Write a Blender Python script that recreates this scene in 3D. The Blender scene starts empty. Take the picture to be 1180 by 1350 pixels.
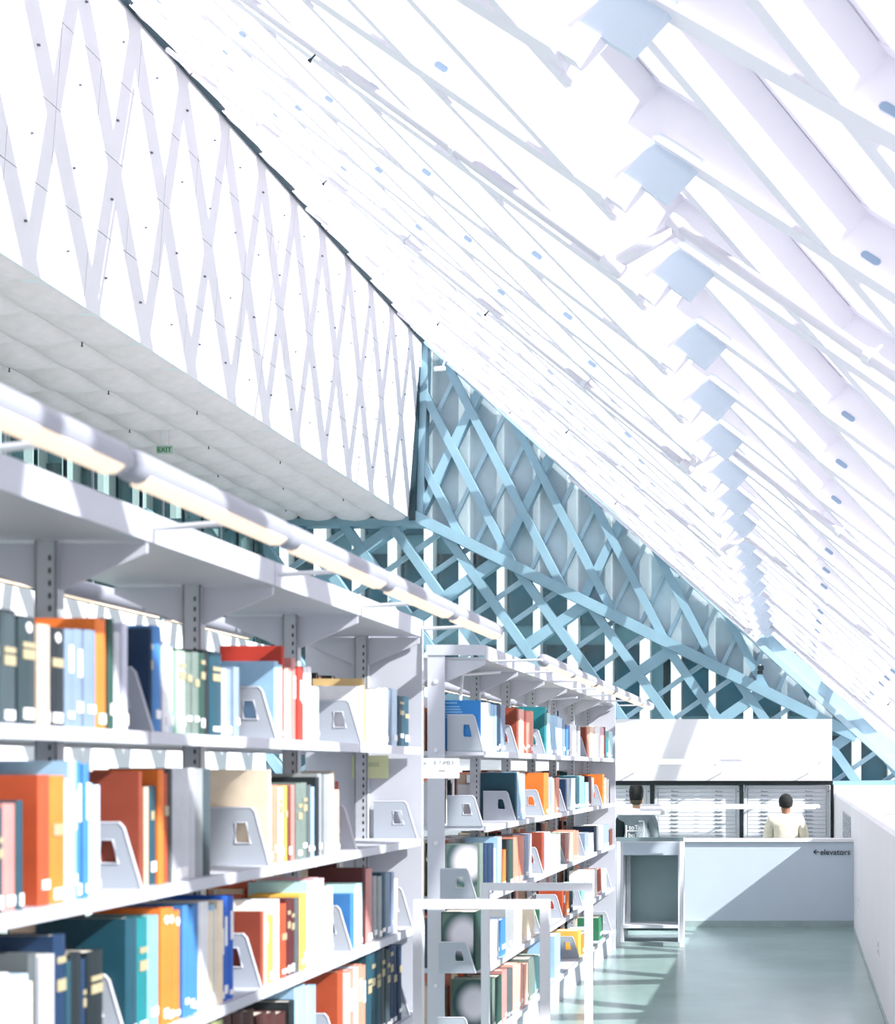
import bpy, bmesh, math, random
from mathutils import Vector, Matrix

random.seed(7)
C = bpy.context.scene
COL = C.collection
F = 1977.0           # focal length in pixels of the 1180 x 1350 frame
PX, PY = 1052.0, 1014.0   # principal point
HC = 1.64            # camera height

# ------------------------------------------------------------------ camera
cam_d = bpy.data.cameras.new('camera')
cam = bpy.data.objects.new('camera', cam_d)
COL.objects.link(cam)
cam.location = (0, 0, HC)
cam.rotation_euler = (math.pi / 2, 0, 0)
cam_d.sensor_fit = 'VERTICAL'
cam_d.sensor_height = 36.0
cam_d.lens = 36.0 * F / 1350.0
cam_d.shift_x = -(PX - 590.0) / 1350.0
cam_d.shift_y = (PY - 675.0) / 1350.0
cam_d.clip_start = 0.05
cam_d.clip_end = 400
cam_d.dof.use_dof = True
cam_d.dof.focus_distance = 15.0
cam_d.dof.aperture_fstop = 4.2
C.camera = cam

# ------------------------------------------------------------------ world, sun, exposure
W = bpy.data.worlds.new('world')
C.world = W
W.use_nodes = True
bg = W.node_tree.nodes['Background']
bg.inputs[0].default_value = (0.97, 0.955, 1.0, 1)
bg.inputs[1].default_value = 1.7
sun_d = bpy.data.lights.new('sun', 'SUN')
sun_d.energy = 12.0
sun_d.color = (1.0, 0.975, 0.95)
sun_d.angle = math.radians(0.7)
sun = bpy.data.objects.new('sun', sun_d)
COL.objects.link(sun)
SUNV = Vector((1.0, -0.40, 0.76)).normalized()       # direction towards the sun
sun.rotation_euler = SUNV.to_track_quat('Z', 'Y').to_euler()
sun.location = (8, -4, 9)
vs = C.view_settings
vs.view_transform = 'Standard'
vs.look = 'None'
vs.gamma = 1.0
vs.use_curve_mapping = False
vs.exposure = -0.36

# ------------------------------------------------------------------ materials
def lin(c):
    return tuple(((v / 255.0) / 12.92 if v <= 10 else (((v / 255.0) + 0.055) / 1.055) ** 2.4) for v in c)

_M = {}
def mat(name, rgb, rough=0.5, metal=0.0, var=0.06, scale=6.0, bump=0.0, spec=0.5):
    if name in _M:
        return _M[name]
    m = bpy.data.materials.new(name)
    m.use_nodes = True
    nt = m.node_tree
    b = nt.nodes['Principled BSDF']
    b.inputs['Roughness'].default_value = rough
    b.inputs['Metallic'].default_value = metal
    b.inputs['Specular IOR Level'].default_value = spec
    col = lin(rgb)
    tc = nt.nodes.new('ShaderNodeTexCoord')
    nz = nt.nodes.new('ShaderNodeTexNoise')
    nz.inputs['Scale'].default_value = scale
    nz.inputs['Detail'].default_value = 4
    nt.links.new(tc.outputs['Object'], nz.inputs['Vector'])
    rp = nt.nodes.new('ShaderNodeValToRGB')
    rp.color_ramp.elements[0].position = 0.3
    rp.color_ramp.elements[1].position = 0.7
    rp.color_ramp.elements[0].color = (*[max(0, c * (1 - var)) for c in col], 1)
    rp.color_ramp.elements[1].color = (*[min(1, c * (1 + var)) for c in col], 1)
    nt.links.new(nz.outputs['Fac'], rp.inputs['Fac'])
    nt.links.new(rp.outputs['Color'], b.inputs['Base Color'])
    if bump:
        bp = nt.nodes.new('ShaderNodeBump')
        bp.inputs['Strength'].default_value = bump
        bp.inputs['Distance'].default_value = 0.02
        nt.links.new(nz.outputs['Fac'], bp.inputs['Height'])
        nt.links.new(bp.outputs['Normal'], b.inputs['Normal'])
    _M[name] = m
    return m

def glass(name, tint, haze=0.0, haze_rgb=(220, 230, 235), gloss=0.08):
    m = bpy.data.materials.new(name)
    m.use_nodes = True
    nt = m.node_tree
    nt.nodes.remove(nt.nodes['Principled BSDF'])
    out = nt.nodes['Material Output']
    tr = nt.nodes.new('ShaderNodeBsdfTransparent')
    tr.inputs[0].default_value = (*tint, 1)
    gl = nt.nodes.new('ShaderNodeBsdfGlossy')
    gl.inputs['Roughness'].default_value = 0.05
    fr = nt.nodes.new('ShaderNodeLayerWeight')
    fr.inputs['Blend'].default_value = gloss
    mx = nt.nodes.new('ShaderNodeMixShader')
    nt.links.new(fr.outputs['Fresnel'], mx.inputs[0])
    nt.links.new(tr.outputs[0], mx.inputs[1])
    nt.links.new(gl.outputs[0], mx.inputs[2])
    last = mx
    if haze > 0:
        df = nt.nodes.new('ShaderNodeBsdfDiffuse')
        df.inputs[0].default_value = (*lin(haze_rgb), 1)
        nz = nt.nodes.new('ShaderNodeTexNoise')
        nz.inputs['Scale'].default_value = 0.6
        tc = nt.nodes.new('ShaderNodeTexCoord')
        nt.links.new(tc.outputs['Object'], nz.inputs['Vector'])
        mr = nt.nodes.new('ShaderNodeMapRange')
        mr.inputs[1].default_value = 0.3
        mr.inputs[2].default_value = 0.7
        mr.inputs[3].default_value = haze * 0.8
        mr.inputs[4].default_value = haze * 1.2
        nt.links.new(nz.outputs['Fac'], mr.inputs[0])
        m2 = nt.nodes.new('ShaderNodeMixShader')
        nt.links.new(mr.outputs[0], m2.inputs[0])
        nt.links.new(mx.outputs[0], m2.inputs[1])
        nt.links.new(df.outputs[0], m2.inputs[2])
        last = m2
    nt.links.new(last.outputs[0], out.inputs[0])
    return m

def emit(name, rgb, strength):
    m = bpy.data.materials.new(name)
    m.use_nodes = True
    nt = m.node_tree
    b = nt.nodes['Principled BSDF']
    b.inputs['Base Color'].default_value = (*lin(rgb), 1)
    b.inputs['Emission Color'].default_value = (*lin(rgb), 1)
    b.inputs['Emission Strength'].default_value = strength
    return m

WHITE = mat('white_plaster', (238, 237, 241), 0.6, var=0.015, scale=2)
BEAMW = mat('white_steel_paint', (233, 231, 240), 0.45, var=0.02, scale=3)
STEP = mat('white_steel_shade_tint', (205, 219, 233), 0.5, var=0.03, scale=3)  # blue tint puts the shade on the white webs into the colour
SLOT = mat('slot_blue_grey', (140, 164, 190), 0.5)
STEEL = mat('light_blue_steel_paint', (136, 172, 188), 0.45, var=0.08, scale=1.5)
MULL = mat('mullion_grey_blue', (168, 196, 208), 0.4, var=0.05)
DARKT = mat('dark_teal_gasket', (14, 52, 62), 0.5)
PANELW = mat('white_wall_panel', (236, 234, 238), 0.6, var=0.015, scale=2)
QUILT = mat('quilted_white_fabric', (240, 226, 228), 0.8, var=0.05, scale=5, bump=0.25)
SHELF = mat('pale_grey_shelf_paint', (200, 203, 213), 0.4, var=0.03, scale=4)
SHELFD = mat('grey_upright_paint', (184, 190, 196), 0.4, var=0.06, scale=9)
BEND = mat('grey_bookend_paint', (174, 182, 192), 0.45, var=0.03)
ALU = mat('white_aluminium', (226, 228, 234), 0.35, var=0.02)
FLOORM = mat('polished_concrete', (140, 165, 160), 0.2, var=0.12, scale=1.3)
CONC = mat('grey_concrete_base', (156, 172, 174), 0.6, var=0.1)
ELEV = mat('pale_blue_grey_paint', (196, 208, 220), 0.6, var=0.015)
BLACK = mat('black_frame', (16, 30, 34), 0.5)
DRAW = mat('grey_drawer_steel', (226, 230, 236), 0.4, var=0.02)
CHROME = mat('handle_steel', (110, 120, 130), 0.3, metal=0.6)
RECESS = mat('teal_grey_recess', (150, 176, 178), 0.5, var=0.05)
PAPER = mat('book_paper', (228, 222, 208), 0.8, var=0.05, scale=60)
STICK = mat('white_sticker', (244, 244, 246), 0.6)
GOLD = mat('gold_foil', (172, 162, 130), 0.5)
INK = mat('black_lettering', (20, 34, 40), 0.6)
GLASSC = glass('roof_glass', (0.95, 0.955, 0.96), gloss=0.03)
GLASSU = glass('hazy_window_glass', (0.80, 0.90, 0.92), haze=0.5, haze_rgb=(216, 226, 232), gloss=0.05)
GLASSL = glass('clear_window_glass', (0.80, 0.90, 0.92), haze=0.05, gloss=0.05)
GLASSD = glass('inner_window_glass', (0.62, 0.74, 0.73), haze=0.12, haze_rgb=(140, 165, 165), gloss=0.06)
LAMP = emit('warm_tube', (238, 214, 190), 1.15)
TUBE = mat('tube_grey_aluminium', (152, 156, 168), 0.4, var=0.02)
EDGE = mat('pale_blue_edge_steel', (176, 204, 218), 0.45, var=0.04)
LAMPW = emit('white_tube', (255, 250, 246), 1.6)
GREEN = emit('exit_green', (0, 120, 56), 0.25)
PIER = mat('white_pier', (236, 234, 234), 0.7, var=0.04, scale=0.6)
BWIN = mat('dark_teal_window', (16, 66, 80), 0.12, var=0.9, scale=0.5)
BSPAN = mat('teal_spandrel', (92, 132, 142), 0.4, var=0.2, scale=0.4)

# ------------------------------------------------------------------ mesh helpers
def link(o, parent=None):
    COL.objects.link(o)
    if parent is not None:
        o.parent = parent
    return o

def mesh_obj(name, verts, faces, m, parent=None, smooth=False):
    me = bpy.data.meshes.new(name)
    me.from_pydata([tuple(v) for v in verts], [], faces)
    me.update()
    me.materials.append(m)
    if smooth:
        me.polygons.foreach_set('use_smooth', [True] * len(me.polygons))
    return link(bpy.data.objects.new(name, me), parent)

def copy_obj(o, parent=None, loc=None):
    c = o.copy()
    COL.objects.link(c)
    if parent is not None:
        c.parent = parent
    if loc is not None:
        c.location = loc
    return c

def empty(name, loc=(0, 0, 0), label=None, cat=None, group=None, kind=None):
    o = bpy.data.objects.new(name, None)
    o.location = loc
    o.empty_display_size = 0.1
    COL.objects.link(o)
    tag(o, label, cat, group, kind)
    return o

def tag(o, label=None, cat=None, group=None, kind=None):
    if label: o['label'] = label
    if cat: o['category'] = cat
    if group: o['group'] = group
    if kind: o['kind'] = kind
    return o

class MB:
    """collects solids into one mesh"""
    def __init__(self):
        self.v = []; self.f = []
    def add(self, v, f):
        n = len(self.v)
        self.v += [Vector(p) for p in v]
        self.f += [tuple(i + n for i in q) for q in f]
        return self
    def box(self, x0, x1, y0, y1, z0, z1):
        v = [(x0,y0,z0),(x1,y0,z0),(x1,y1,z0),(x0,y1,z0),(x0,y0,z1),(x1,y0,z1),(x1,y1,z1),(x0,y1,z1)]
        return self.add(v, [(0,3,2,1),(4,5,6,7),(0,1,5,4),(1,2,6,5),(2,3,7,6),(3,0,4,7)])
    def hexa(self, a, b, c, d, e):
        """parallelepiped-ish: quad a,b,c,d pushed by vector e"""
        v = [a, b, c, d] + [Vector(p) + Vector(e) for p in (a, b, c, d)]
        return self.add(v, [(0,3,2,1),(4,5,6,7),(0,1,5,4),(1,2,6,5),(2,3,7,6),(3,0,4,7)])
    def bar(self, p0, p1, w, h, n0, n1, side):
        """bar p0->p1, half width w along side, from n0 to n1 along normal h"""
        p0 = Vector(p0); p1 = Vector(p1); h = Vector(h); s = Vector(side)
        return self.hexa(p0 - s*w + h*n0, p0 + s*w + h*n0, p1 + s*w + h*n0, p1 - s*w + h*n0, h*(n1-n0))
    def prism(self, poly, axis_vec):
        n = len(poly)
        v = [Vector(p) for p in poly] + [Vector(p) + Vector(axis_vec) for p in poly]
        f = [tuple(range(n))[::-1], tuple(range(n, 2*n))]
        for i in range(n):
            j = (i + 1) % n
            f.append((i, j, n + j, n + i))
        return self.add(v, f)
    def tube(self, pts, r, seg=8, caps=True):
        pts = [Vector(p) for p in pts]
        rings = []
        up = Vector((0, 0, 1))
        for i, p in enumerate(pts):
            a = pts[max(0, i - 1)]; b = pts[min(len(pts) - 1, i + 1)]
            t = (b - a).normalized()
            u = up if abs(t.dot(up)) < 0.95 else Vector((1, 0, 0))
            s = t.cross(u).normalized(); q = s.cross(t)
            rr = r[i] if isinstance(r, (list, tuple)) else r
            rings.append([p + (s * math.cos(2*math.pi*k/seg) + q * math.sin(2*math.pi*k/seg)) * rr for k in range(seg)])
        v = [p for ring in rings for p in ring]; f = []
        for i in range(len(pts) - 1):
            for k in range(seg):
                k2 = (k + 1) % seg
                f.append((i*seg + k, i*seg + k2, (i+1)*seg + k2, (i+1)*seg + k))
        if caps:
            f.append(tuple(range(seg))[::-1]); f.append(tuple((len(pts)-1)*seg + k for k in range(seg)))
        return self.add(v, f)
    def build(self, name, m, parent=None, smooth=False, fix=True):
        o = mesh_obj(name, self.v, self.f, m, parent, smooth)
        if fix:
            bm = bmesh.new(); bm.from_mesh(o.data)
            bmesh.ops.recalc_face_normals(bm, faces=bm.faces)
            bm.to_mesh(o.data); bm.free()
        return o

def box(name, x0, x1, y0, y1, z0, z1, m, parent=None, bevel=0.0):
    o = MB().box(x0, x1, y0, y1, z0, z1).build(name, m, parent, fix=False)
    if bevel:
        b = o.modifiers.new('bevel', 'BEVEL'); b.width = bevel; b.segments = 2
    return o

def text(name, body, loc, rot, size, m, parent=None, depth=0.003, align='LEFT'):
    cu = bpy.data.curves.new(name, 'FONT')
    cu.body = body; cu.size = size; cu.extrude = depth; cu.align_x = align
    cu.materials.append(m)
    tmp = bpy.data.objects.new(name, cu); COL.objects.link(tmp)
    dg = bpy.context.evaluated_depsgraph_get()
    me = bpy.data.meshes.new_from_object(tmp.evaluated_get(dg))
    bpy.data.objects.remove(tmp); bpy.data.curves.remove(cu)
    me.materials.clear(); me.materials.append(m)
    o = bpy.data.objects.new(name, me)
    o.location = loc; o.rotation_euler = rot
    return link(o, parent)

def at(px, py, d):
    return Vector(((px - PX) * d / F, d, HC + (PY - py) * d / F))

def clip(poly, a, b):
    """keep the side of 2-D line a->b on its left"""
    out = []
    def side(p): return (b[0]-a[0])*(p[1]-a[1]) - (b[1]-a[1])*(p[0]-a[0])
    for i in range(len(poly)):
        p = poly[i]; q = poly[(i + 1) % len(poly)]
        sp, sq = side(p), side(q)
        if sp >= 0: out.append(p)
        if (sp >= 0) != (sq >= 0):
            t = sp / (sp - sq)
            out.append((p[0] + (q[0]-p[0])*t, p[1] + (q[1]-p[1])*t))
    return out

def clip_to(poly, region):
    for i in range(len(region)):
        if len(poly) < 3: return []
        poly = clip(poly, region[i], region[(i + 1) % len(region)])
    return poly if len(poly) >= 3 else []

def area(poly):
    return 0.5 * sum(poly[i][0]*poly[(i+1) % len(poly)][1] - poly[(i+1) % len(poly)][0]*poly[i][1] for i in range(len(poly)))

# ================================================================== SETTING
DW = 36.0            # depth of the far window wall
# ---- sloping roof: inner flange plane of the lower (right) half
SL = 0.908; C2 = 2.61
NRM = Vector((SL, 0, 1)).normalized()         # outward
LS = math.sqrt(1 + SL*SL)
NL, NG = -0.40, 0.30                           # inner plane of the upper half, glass plane
XSEAM, XMIN, XMAX = -0.74, -8.62, 3.25
W_, TAU = 1.60, 0.55
X0N, D0N = 0.154, 7.24
def RP(x, d, n=0.0):
    return Vector((x, d, HC + C2 - SL*x)) + NRM*n
SLOPE = Vector((1, 0, -SL)).normalized()

floor = box('floor', -16, 0.6, -3, 15.75, -0.3, 0.0, FLOORM); tag(floor, kind='structure')
lowf = box('floor_lower', -16, 0.6, 15.75, 36.2, -0.75, -0.42, FLOORM); tag(lowf, kind='structure')

ceiling = empty('ceiling', (0, 0, 0), kind='structure')
slots = MB()
def capsule(mb, c, u, v, w, lu, lv, t):
    pts = []
    for k in range(4):
        a = -math.pi/2 + math.pi*k/3
        pts.append(c + u*(lu/2 - lv/2 + math.cos(a)*lv/2) + v*(math.sin(a)*lv/2))
    for k in range(4):
        a = math.pi/2 + math.pi*k/3
        pts.append(c + u*(-lu/2 + lv/2 + math.cos(a)*lv/2) + v*(math.sin(a)*lv/2))
    mb.prism([p - w*t for p in pts], w*(2*t))

def roof_beam(sgn, k):
    """one diagonal line of the roof grid: d = D0N + k*W_ + sgn*TAU*(x-X0N)*LS"""
    def dd(x): return D0N + k*W_ + sgn*TAU*(x - X0N)*LS
    def xx(d): return X0N + (d - D0N - k*W_)/(sgn*TAU*LS)
    for (xa, xb, n0) in ((XMIN, XSEAM, NL), (XSEAM, XMAX, 0.0)):
        lo, hi = sorted((xx(-1.0), xx(DW - 0.1)))
        a, b = max(xa, lo), min(xb, hi)
        if b - a < 0.15: continue
        p0, p1 = RP(a, dd(a)), RP(b, dd(b))
        t = (p1 - p0).normalized(); s = t.cross(NRM).normalized()
        mb = MB()
        mb.bar(p0, p1, 0.012, NRM, n0 + 0.02, NG - 0.02, s)
        e = 0.004 if sgn > 0 else 0.0
        mb.bar(p0, p1, 0.065, NRM, n0 + e, n0 + 0.022 + e*0.5, s)
        mb.bar(p0, p1, 0.065, NRM, NG - 0.02 + e, NG - e, s)
        mb.build('beam', BEAMW, ceiling, fix=False)
        # access slots in the webs beside each crossing
        j = -14
        while j < 16:
            x = X0N + j*(W_/2)/(TAU*LS) + 0.13
            if a + 0.1 < x < b - 0.1 and -0.5 < dd(x) < 33:
                capsule(slots, RP(x, dd(x), n0 + (0.15 if sgn > 0 else 0.10)), t, NRM, s, 0.13, 0.038, 0.016)
            j += 1
for k in range(-14, 34):
    roof_beam(-1, k); roof_beam(1, k)
so = slots.build('web_slot', SLOT, ceiling, fix=False); so['kind'] = 'stuff'

# diamond panes of the roof
RH = (W_/2)/(TAU*LS)           # half height of a diamond in x
panes = []
pane_mesh = None
for row in range(-10, 5):
    xc = X0N + RH*row + 0.0
    for k in range(-2, 24):
        dc = D0N + W_*(k - 4) + (W_/2 if row % 2 == 0 else 0.0)
        if xc - RH*0.9 < XMIN - 0.9 or xc + RH*0.2 > XMAX + 0.7 or dc < -0.8 or dc > DW: continue
        e = 0.012
        reg = [(-9.6, -1.2), (4.1, -1.2), (4.1, DW), (-9.6, DW)]
        poly = clip_to([(xc - RH + e, dc), (xc, dc - W_/2 + e), (xc + RH - e, dc), (xc, dc + W_/2 - e)], reg)
        if len(poly) < 3: continue
        if len(poly) == 4 and abs(area(poly)) > 0.98*2*RH*W_/2*0.96:
            if pane_mesh is None:
                o = MB().prism([RP(p[0]-xc, p[1]-dc, 0) - RP(0, 0, 0) for p in poly], NRM*0.012).build('pane', GLASSC, ceiling)
                pane_mesh = o.data
            else:
                o = link(bpy.data.objects.new('pane', pane_mesh), ceiling)
            o.location = RP(xc, dc, NG + 0.004)
        else:
            MB().prism([RP(p[0], p[1], NG + 0.004) for p in poly], NRM*0.012).build('pane', GLASSC, ceiling)

# stepped stubs where the deep beams stop; plates coloured as shaded web
sp = None
TA = Vector((1, -TAU*LS, -SL)).normalized()
for k in range(-6, 20):
    x = XSEAM - 0.02; d = D0N + W_*k - TAU*(x - X0N)*LS
    if not 1 < d < DW - 1.5: continue
    p = RP(x, d)
    if sp is None:
        sd = TA.cross(NRM).normalized()
        sp = MB().bar((0,0,0), TA*0.36, 0.02, NRM, NL + 0.17, 0.06, sd).build('step_plate', STEP, ceiling)
        sq = MB().bar((0,0,0), TA*0.16, 0.03, NRM, NL + 0.02, NL + 0.17, sd).build('step_block', BEAMW, ceiling)
        sp.location = p; sq.location = p
    else:
        copy_obj(sp, ceiling, p); copy_obj(sq, ceiling, p)

# edge channel of the roof along the far window and along the white wall
mb = MB()
p0, p1 = RP(XMIN - 0.25, DW - 0.3), RP(XMAX + 0.4, DW - 0.3)
mb.bar(p0, p1, 0.16, NRM, NL - 0.02, NL + 0.12, Vector((0, 1, 0)))
mb.bar(p0, p1, 0.03, NRM, NL + 0.12, NG, Vector((0, 1, 0)))
mb.build('edge_channel', EDGE, ceiling)
mb = MB()
mb.bar(RP(XMIN - 0.02, 8, NL + 0.02), RP(XMIN - 0.02, DW - 0.3, NL + 0.02), 0.05, NRM, -0.05, 0.05, SLOPE)
mb.build('edge_seal', DARKT, ceiling)

# ---- sprinkler pipes running down the slope under every third beam
GP = 'sprinkler pipes under the glass roof'
pnames = {2.9: 'nearest white', 8.75: 'second white', 14.6: 'third white', 20.3: 'fourth white', 26.2: 'fifth white', 32.0: 'farthest white'}
def pipe(k, label):
    def dd(x): return k - TAU*(x - XSEAM)*LS
    root = empty('sprinkler_pipe', RP(XSEAM, dd(XSEAM), -0.1), label, 'pipe', GP)
    inv = -root.location
    def seg(xa, xb, n, name='pipe_run'):
        d1, d2 = dd(xa), dd(xb)
        MB().tube([RP(xa, d1, n) + inv, RP(xb, d2, n) + inv], 0.036, 8).build(name, BEAMW, root, smooth=True)
    def xx(d): return XSEAM - (d - k)/(TAU*LS)
    lo = max(XMIN + 0.5, xx(DW - 0.8)); hi = min(XMAX - 0.5, xx(0.3))
    nl, nr = NL - 0.075, -0.075
    if lo < XSEAM - 0.3: seg(lo, XSEAM - 0.02, nl)
    if hi > XSEAM + 0.3: seg(XSEAM + 0.1, hi, nr)
    if lo < XSEAM < hi:
        a = RP(XSEAM - 0.02, dd(XSEAM - 0.02), nl); b = RP(XSEAM + 0.1, dd(XSEAM + 0.1), nr)
        MB().tube([a + inv, b + inv], 0.042, 8).build('riser', BEAMW, root, smooth=True)
        for c in (a, b):
            MB().tube([c + inv - SLOPE*0.07, c + inv, c + inv + SLOPE*0.07], [0.047, 0.056, 0.047], 8).build('elbow', BEAMW, root, smooth=True)
    x = lo + 0.5; i = 0
    while x < hi - 0.2:
        if abs(x - XSEAM) > 0.25:
            n = nl if x < XSEAM else nr
            c = RP(x, dd(x), n) + inv
            if i % 2 == 0:
                MB().tube([c, c - NRM*0.07, c - NRM*0.09, c - NRM*0.10], [0.006, 0.006, 0.014, 0.014], 6).build('sprinkler_head', DARKT, root)
            else:
                t = (RP(x + 0.1, dd(x + 0.1)) - RP(x, dd(x))).normalized()
                MB().tube([c - t*0.03, c + t*0.03], 0.046, 8).tube([c, c + NRM*0.09], 0.01, 6).build('clamp', ALU, root)
        x += 1.15; i += 1
for k, nm in pnames.items():
    pipe(k, nm + ' sprinkler pipe with a stepped elbow below the sloping glass roof')

# ---- white panelled wall of the floating volume, and its quilted underside
wall_left = empty('wall_left', kind='structure')
XT, ZT = -8.92, HC + 10.18
XB, ZB = -9.23, HC + 6.0
DN = 9.0
MB().prism([(XB - 0.03, DN, ZB), (XT - 0.03, DN, ZT + 0.15), (XT - 0.3, DN, ZT + 0.15), (XB - 0.3, DN, ZB)], (0, DW - DN, 0)).build('backing', PANELW, wall_left)
NR, NC = 4, 26
cw = (DW - DN)/NC
pm = None
up = Vector((XT - XB, 0, ZT - ZB)); rows = up/NR
outw = Vector((up.z, 0, -up.x)).normalized()
for r in range(NR):
    for c in range(NC):
        g = 0.006
        base = Vector((XB, DN + c*cw, ZB)) + rows*r
        if pm is None:
            e1 = Vector((0, cw - 2*g, 0)); e2 = rows - rows.normalized()*2*g
            o = MB().hexa(Vector((0,g,0)) + rows.normalized()*g, e1 + Vector((0,g,0)) + rows.normalized()*g, e1 + e2 + Vector((0,g,0)) + rows.normalized()*g, e2 + Vector((0,g,0)) + rows.normalized()*g, -outw*0.03).build('panel', PANELW, wall_left)
            st = MB().tube([e1*0.5 + e2*0.5, e1*0.5 + e2*0.5 + outw*0.03], 0.016, 6).build('stud', mat('stud_grey', (110, 112, 124), 0.4), wall_left)
            o.location = base; st.location = base
            pm = (o.data, st.data)
        else:
            o = link(bpy.data.objects.new('panel', pm[0]), wall_left); o.location = base
            s2 = link(bpy.data.objects.new('stud', pm[1]), wall_left); s2.location = base

soffit = empty('ceiling_soffit', kind='structure')
XS = -12.7
box('backing', XS, XB - 0.02, DN, DW, ZB + 0.05, ZB + 0.25, QUILT, soffit)
MB().box(XB - 0.04, XB + 0.0, DN, DW, ZB - 0.02, ZB + 0.06).build('edge_strip', PANELW, soffit)
qn = 4; qw = (XB - XS)/qn; qd = (DW - DN)/20
qm = []
def pillow(seed):
    rnd = random.Random(seed)
    N = 7; v = []; f = []
    for i in range(N):
        for j in range(N):
            u, w = i/(N-1), j/(N-1)
            b = (math.sin(math.pi*u)*math.sin(math.pi*w))**0.55 if 0 < i < N-1 and 0 < j < N-1 else 0
            z = -0.15*b + (rnd.uniform(-0.02, 0.02) if b else 0)
            v.append(((0.003 + u*(qw - 0.006)), 0.003 + w*(qd - 0.006), z))
    for i in range(N-1):
        for j in range(N-1):
            f.append((i*N+j, i*N+j+1, (i+1)*N+j+1, (i+1)*N+j))
    return v, f
for s in range(3):
    v, f = pillow(s)
    me = bpy.data.meshes.new('quilted_panel'); me.from_pydata(v, [], f); me.update(); me.materials.append(QUILT)
    me.polygons.foreach_set('use_smooth', [True]*len(me.polygons))
    qm.append(me)
hd = None
for i in range(qn):
    for j in range(20):
        o = link(bpy.data.objects.new('quilted_panel', qm[(i*3 + j*2) % 3]), soffit)
        o.location = (XS + i*qw, DN + j*qd, ZB + 0.025)
        if (i*2 + j) % 3 == 0:
            loc = (XS + i*qw, DN + j*qd, ZB + 0.02)
            if hd is None:
                hd = MB().tube([(0,0,0.02),(0,0,-0.05),(0,0,-0.06)], [0.01,0.01,0.024], 6).build('fixing', mat('fixing_grey', (96, 98, 104), 0.5), soffit)
                hd.location = loc
            else:
                copy_obj(hd, soffit, loc)

# dark glazed wall of the inner room below the soffit
win3 = empty('window_3', kind='structure')
d = DN
while d < DW - 0.5:
    box('mullion', XS - 0.03, XS + 0.02, d - 0.02, d + 0.02, 4.6, ZB + 0.02, DARKT if int(d) % 3 else BEND, win3)
    box('pane', XS - 0.03, XS - 0.01, d + 0.03, d + 0.97, 4.6, ZB + 0.02, GLASSD, win3)
    d += 1.0
box('transom', XS - 0.06, XS + 0.04, DN, DW, 6.3, 6.36, DARKT, win3)
box('wall_inner', -12.9, -12.66, -3, DW, -0.4, 4.6, WHITE).__setitem__('kind', 'structure')
box('wall_back_room', -16.2, -16.0, -3, DW + 0.2, -0.4, 8, mat('grey_green_wall', (84, 104, 104), 0.7)).__setitem__('kind', 'structure')
box('wall_near', -16, 4.5, -3.2, -3.0, -0.4, 4.2, WHITE).__setitem__('kind', 'structure')

# ---- far window wall (upper and lower folded grids)
def X2(px, py):
    p = at(px, py, DW); return (p.x, p.z)
UP = [X2(548, 682), X2(1129, 972), X2(556, 450)]
LO = [X2(130, 1050), X2(1222, 1050), X2(1129, 970), X2(548, 680), X2(548, 688), X2(130, 688)]
LO = [X2(130, 1050), X2(1222, 1050), X2(1129, 970), X2(548, 680), X2(130, 672)]
def face_bar(name, m, parent, a, b, w, y0, y1, region):
    """bar on the window plane from a to b (px), w px wide, y0..y1 deep"""
    ax, az = X2(*a); bx, bz = X2(*b)
    dx, dz = bx - ax, bz - az; L = math.hypot(dx, dz); wx, wz = -dz/L*w*DW/F/2, dx/L*w*DW/F/2
    poly = [(ax+wx, az+wz), (ax-wx, az-wz), (bx-wx, bz-wz), (bx+wx, bz+wz)]
    if area(poly) < 0: poly = poly[::-1]
    poly = clip_to(poly, region)
    if len(poly) < 3 or abs(area(poly)) < 0.03: return
    return MB().prism([(p[0], y0, p[1]) for p in poly], (0, y1 - y0, 0)).build(name, m, parent)
def grid_panes(parent, m, fa, fb, ra, rb, region, y):
    """parallelogram panes between lines fa(i) and fb(j); f gives (x0, slope): x at reference row"""
    for i in ra:
        for j in rb:
            q = []
            for (ii, jj) in ((i, j), (i+1, j), (i+1, j+1), (i, j+1)):
                q.append(X2(*cross(fa(ii), fb(jj))))
            if area(q) < 0: q = q[::-1]
            cx = sum(p[0] for p in q)/4; cz = sum(p[1] for p in q)/4
            q = [(cx + (p[0]-cx)*0.985, cz + (p[1]-cz)*0.985) for p in q]
            q = clip_to(q, region)
            if len(q) < 3 or abs(area(q)) < 0.02: continue
            MB().prism([(p[0], y, p[1]) for p in q], (0, 0.02, 0)).build('pane', m, parent)
def cross(l1, l2):
    (x1, y1, s1), (x2, y2, s2) = l1, l2      # point and slope dy/dx in px
    x = (y2 - y1 + s1*x1 - s2*x2)/(s1 - s2)
    return x, y1 + s1*(x - x1)

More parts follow.
